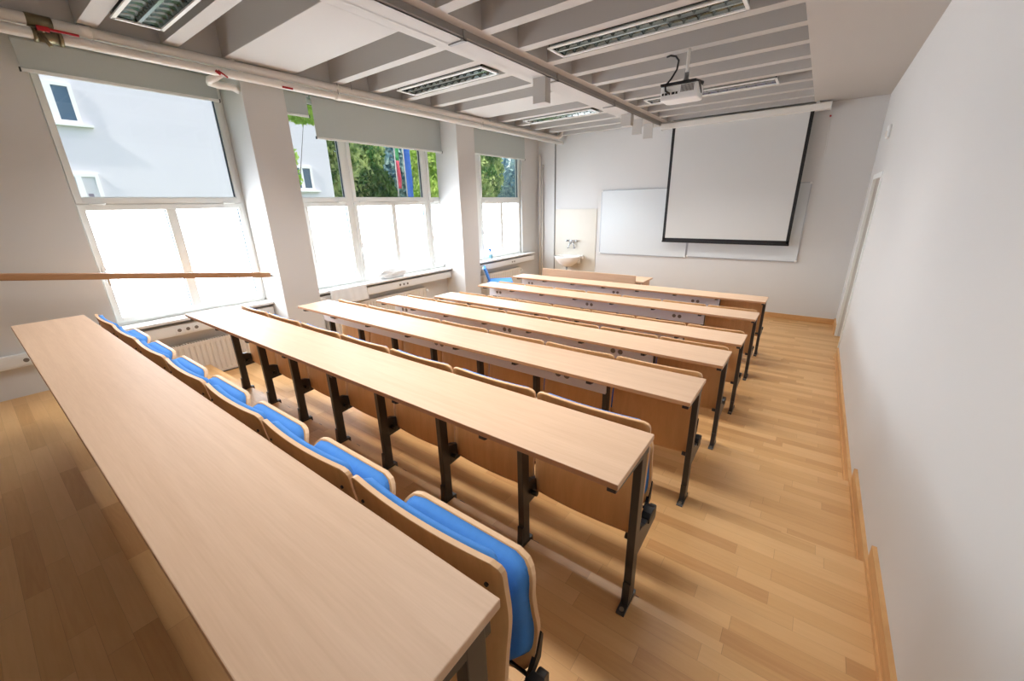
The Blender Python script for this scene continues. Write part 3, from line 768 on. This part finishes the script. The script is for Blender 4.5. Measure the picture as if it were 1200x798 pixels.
def foliage(clusters, size, n, seed):
    rnd = random.Random(seed); bm = bmesh.new()
    tot = sum(c[3] * c[4] * c[5] for c in clusters)
    for cx, cy, cz, rx, ry, rz in clusters:
        for _ in range(int(n * rx * ry * rz / tot)):
            while True:
                p = Vector((rnd.uniform(-1, 1), rnd.uniform(-1, 1), rnd.uniform(-1, 1)))
                if .25 < p.length < 1: break
            c = Vector((cx + p.x * rx, cy + p.y * ry, cz + p.z * rz))
            e = Euler((rnd.uniform(0, 6.3), rnd.uniform(0, 6.3), rnd.uniform(0, 6.3))).to_matrix()
            s_ = size * rnd.uniform(.6, 1.2)
            v = [bm.verts.new(c + e @ Vector(q)) for q in ((-s_, 0, 0), (-.2*s_, -.45*s_, .08*s_), (s_, 0, -.05*s_), (-.2*s_, .45*s_, .08*s_))]
            bm.faces.new(v)
    me = bpy.data.meshes.new('foliage'); bm.to_mesh(me); bm.free(); return me
def tree(label, x, y, h, clusters, m, size, n, seed, r=.14, g='trees outside'):
    t = thing('tree', label, 'tree', (x, y, -.6), 0, g)
    me = foliage([(c[0] - x, c[1] - y, c[2] + .6) + tuple(c[3:]) for c in clusters], size, n, seed); me.materials.append(M[m]); put('foliage', me, t)
    b = MB(); b.tube([(0, 0, 0), (.05, .04, h * .5), (.0, .1, h)], [r, r * .75, r * .35], 9)
    for c in clusters[:5]:
        b.tube([(.04, .05, h * .45), ((c[0] - x) * .6, (c[1] - y) * .6, (c[2] + .6) * .5 + h * .25), (c[0] - x, c[1] - y, c[2] + .6)], [r * .45, r * .3, r * .12], 6)
    obj('trunk', b, M['bark'], t)
tree('slender tree with bright leaves before the corner of the white building', -9.6, 4.6, 4.2, [(-9.4, 4.75, 4.05, .7, .6, .36), (-9.3, 5.2, 3.85, .4, .5, .22), (-9.4, 4.55, 2.95, .4, .36, .26), (-9.4, 4.62, 2.55, .3, .3, .25), (-9.4, 4.5, 3.3, .25, .2, .15)], 'leaf1', .06, 6500, 1, .03)
tree('leafy tree right behind the corner of the white building', -18.5, 11.6, 6, [(-18.5, 11.4, 4.6, 1, 1.2, 1.3), (-18, 11.8, 2.9, 1, 1.2, 1.4), (-19, 12.3, 5.6, 1, 1.2, 1)], 'leaf2', .16, 5200, 2)
tree('pale green tree standing beyond the banners', -22, 15.7, 7, [(-22, 15.4, 4.4, 1.1, 1.0, 1.7), (-23, 16.4, 5.2, 1.2, 1.0, 1.6), (-22.5, 16.0, 3.0, 1, 1.1, 1.2)], 'leaf2', .2, 5200, 3)
tree('dark dense shrubby tree seen low between two window mullions', -18, 13.0, 3.5, [(-17.6, 12.7, 2.6, .9, 1.2, 1.15), (-17.8, 13.2, 1.4, .9, 1.3, 1.3)], 'leaf3', .15, 5200, 4)
tree('tall bluish conifer behind the banners', -26, 21.2, 9, [(-26, 20.8, 4, 1.5, 1.7, 2.4), (-26, 21.2, 6.2, .9, 1.1, 1.6)], 'leaf4', .22, 5600, 5)
tree('bluish tree standing beyond the blue banner', -27, 24.4, 9, [(-27, 24.0, 4, 1.6, 1.7, 3), (-27, 24.6, 6.6, 1.2, 1.2, 1.6)], 'leaf4', .22, 5600, 6)
tree('sunlit tree glimpsed beside the second pillar', -18.5, 17.4, 6, [(-18.5, 17.3, 4.2, 1, 1.3, 1.4), (-18.2, 17.0, 2.4, .9, 1.3, 1.3)], 'leaf1', .15, 4600, 7)
tree('green tree filling the window nearest the front wall', -20, 24, 7, [(-20, 23.2, 3.8, 1.3, 1.5, 1.9), (-20.5, 25.0, 4.2, 1.2, 1.2, 2.0), (-20, 24.0, 5.6, 1.2, 1.5, 1.1)], 'leaf2', .18, 6200, 8)
tree('bluish green tree at the edge of the window nearest the front wall', -22, 31.2, 7, [(-22, 29.6, 3.6, 1.5, 1.9, 2.4), (-22, 32.2, 3.8, 1.4, 2.2, 2.6), (-21.5, 34.6, 3.6, 1.4, 2.0, 2.6)], 'leaf4', .2, 6200, 9)
hb_ = MB(); 
me = foliage([(-34, 20 + 4.4 * k, 2.6 + .8 * math.sin(k * 1.7), 2.2, 2.9, 3.4) for k in range(9)], .28, 15000, 11); me.materials.append(M['leaf4'])
o = put('hedge', me, None); tag(o, 'tall bluish green hedge closing off the garden far behind the trees', 'hedge', None, 'stuff')

def banner(label, y, top, bottom, parts, w, x=-14):
    t = thing('banner_pole', label, 'banner', (x, y, -.6), 0, 'garden banners')
    obj('pole', MB().tube([(0, 0, 0), (0, 0, top + .6)], .022, 8), M['steel'], t)
    for z0, z1, m in parts:
        def P(u, v): return (.02 * math.sin(u * 5 + v * 7), .03 + w * u, z0 + .6 + (z1 - z0) * v)
        b = MB(); b.grid(P, 6, 8, .006, (1, 0, 0)); obj('banner_cloth', b, M[m], t)
banner('red and green banner on a pole outside the middle window', 11.28, 5.0, 0, [(2.62, 3.66, 'banner_red'), (3.68, 4.9, 'banner_green')], .17)
banner('wide blue banner on a pole outside the middle window', 11.72, 5.2, 0, [(2.0, 5.1, 'banner_blue')], .30)

# ------------------------------------------------------------------ light
wd = bpy.data.worlds.new('sky'); scn.world = wd; wd.use_nodes = True
nt = wd.node_tree; bg = nt.nodes['Background']
sky = nt.nodes.new('ShaderNodeTexSky'); sky.sky_type = 'NISHITA'; sky.sun_disc = False; sky.sun_elevation = math.radians(48); sky.sun_rotation = math.radians(20)
sky.air_density = 1.0; sky.dust_density = 2.5; sky.ozone_density = 1
nt.links.new(sky.outputs['Color'], bg.inputs['Color']); bg.inputs['Strength'].default_value = .34
sl = bpy.data.lights.new('sun', 'SUN'); sl.energy = 5.0; sl.angle = .02; sl.color = (1, .95, .86)
so = bpy.data.objects.new('sun', sl); col.objects.link(so)
d = Vector((-.10, .80, -.75)); so.rotation_euler = d.to_track_quat('-Z', 'Y').to_euler(); so.location = (0, 10, 20)

scn.view_settings.view_transform = 'Standard'
try: scn.view_settings.look = 'None'
except Exception: pass
scn.view_settings.exposure = .2; scn.view_settings.gamma = 1; scn.view_settings.use_curve_mapping = False

# ------------------------------------------------------------------ camera (recovered from the photograph)
pitch, yaw, roll, F = -.32650, -.64076, -.023697, 468.78
cy, sy, cp, sp = math.cos(yaw), math.sin(yaw), math.cos(pitch), math.sin(pitch)
f = Vector((sy * cp, cy * cp, sp)); r0 = Vector((cy, -sy, 0)); u0 = r0.cross(f)
cr, sr = math.cos(roll), math.sin(roll)
rt = cr * r0 + sr * u0; up = -sr * r0 + cr * u0
cam = bpy.data.cameras.new('camera'); co = bpy.data.objects.new('camera', cam); col.objects.link(co)
m = Matrix((rt, up, -f)).transposed().to_4x4(); m.translation = Vector((0, 0, 1.8812)); co.matrix_world = m
cam.sensor_fit = 'HORIZONTAL'; cam.sensor_width = 36; cam.lens = F / 1200 * 36; cam.clip_start = .02; cam.clip_end = 300
scn.camera = co
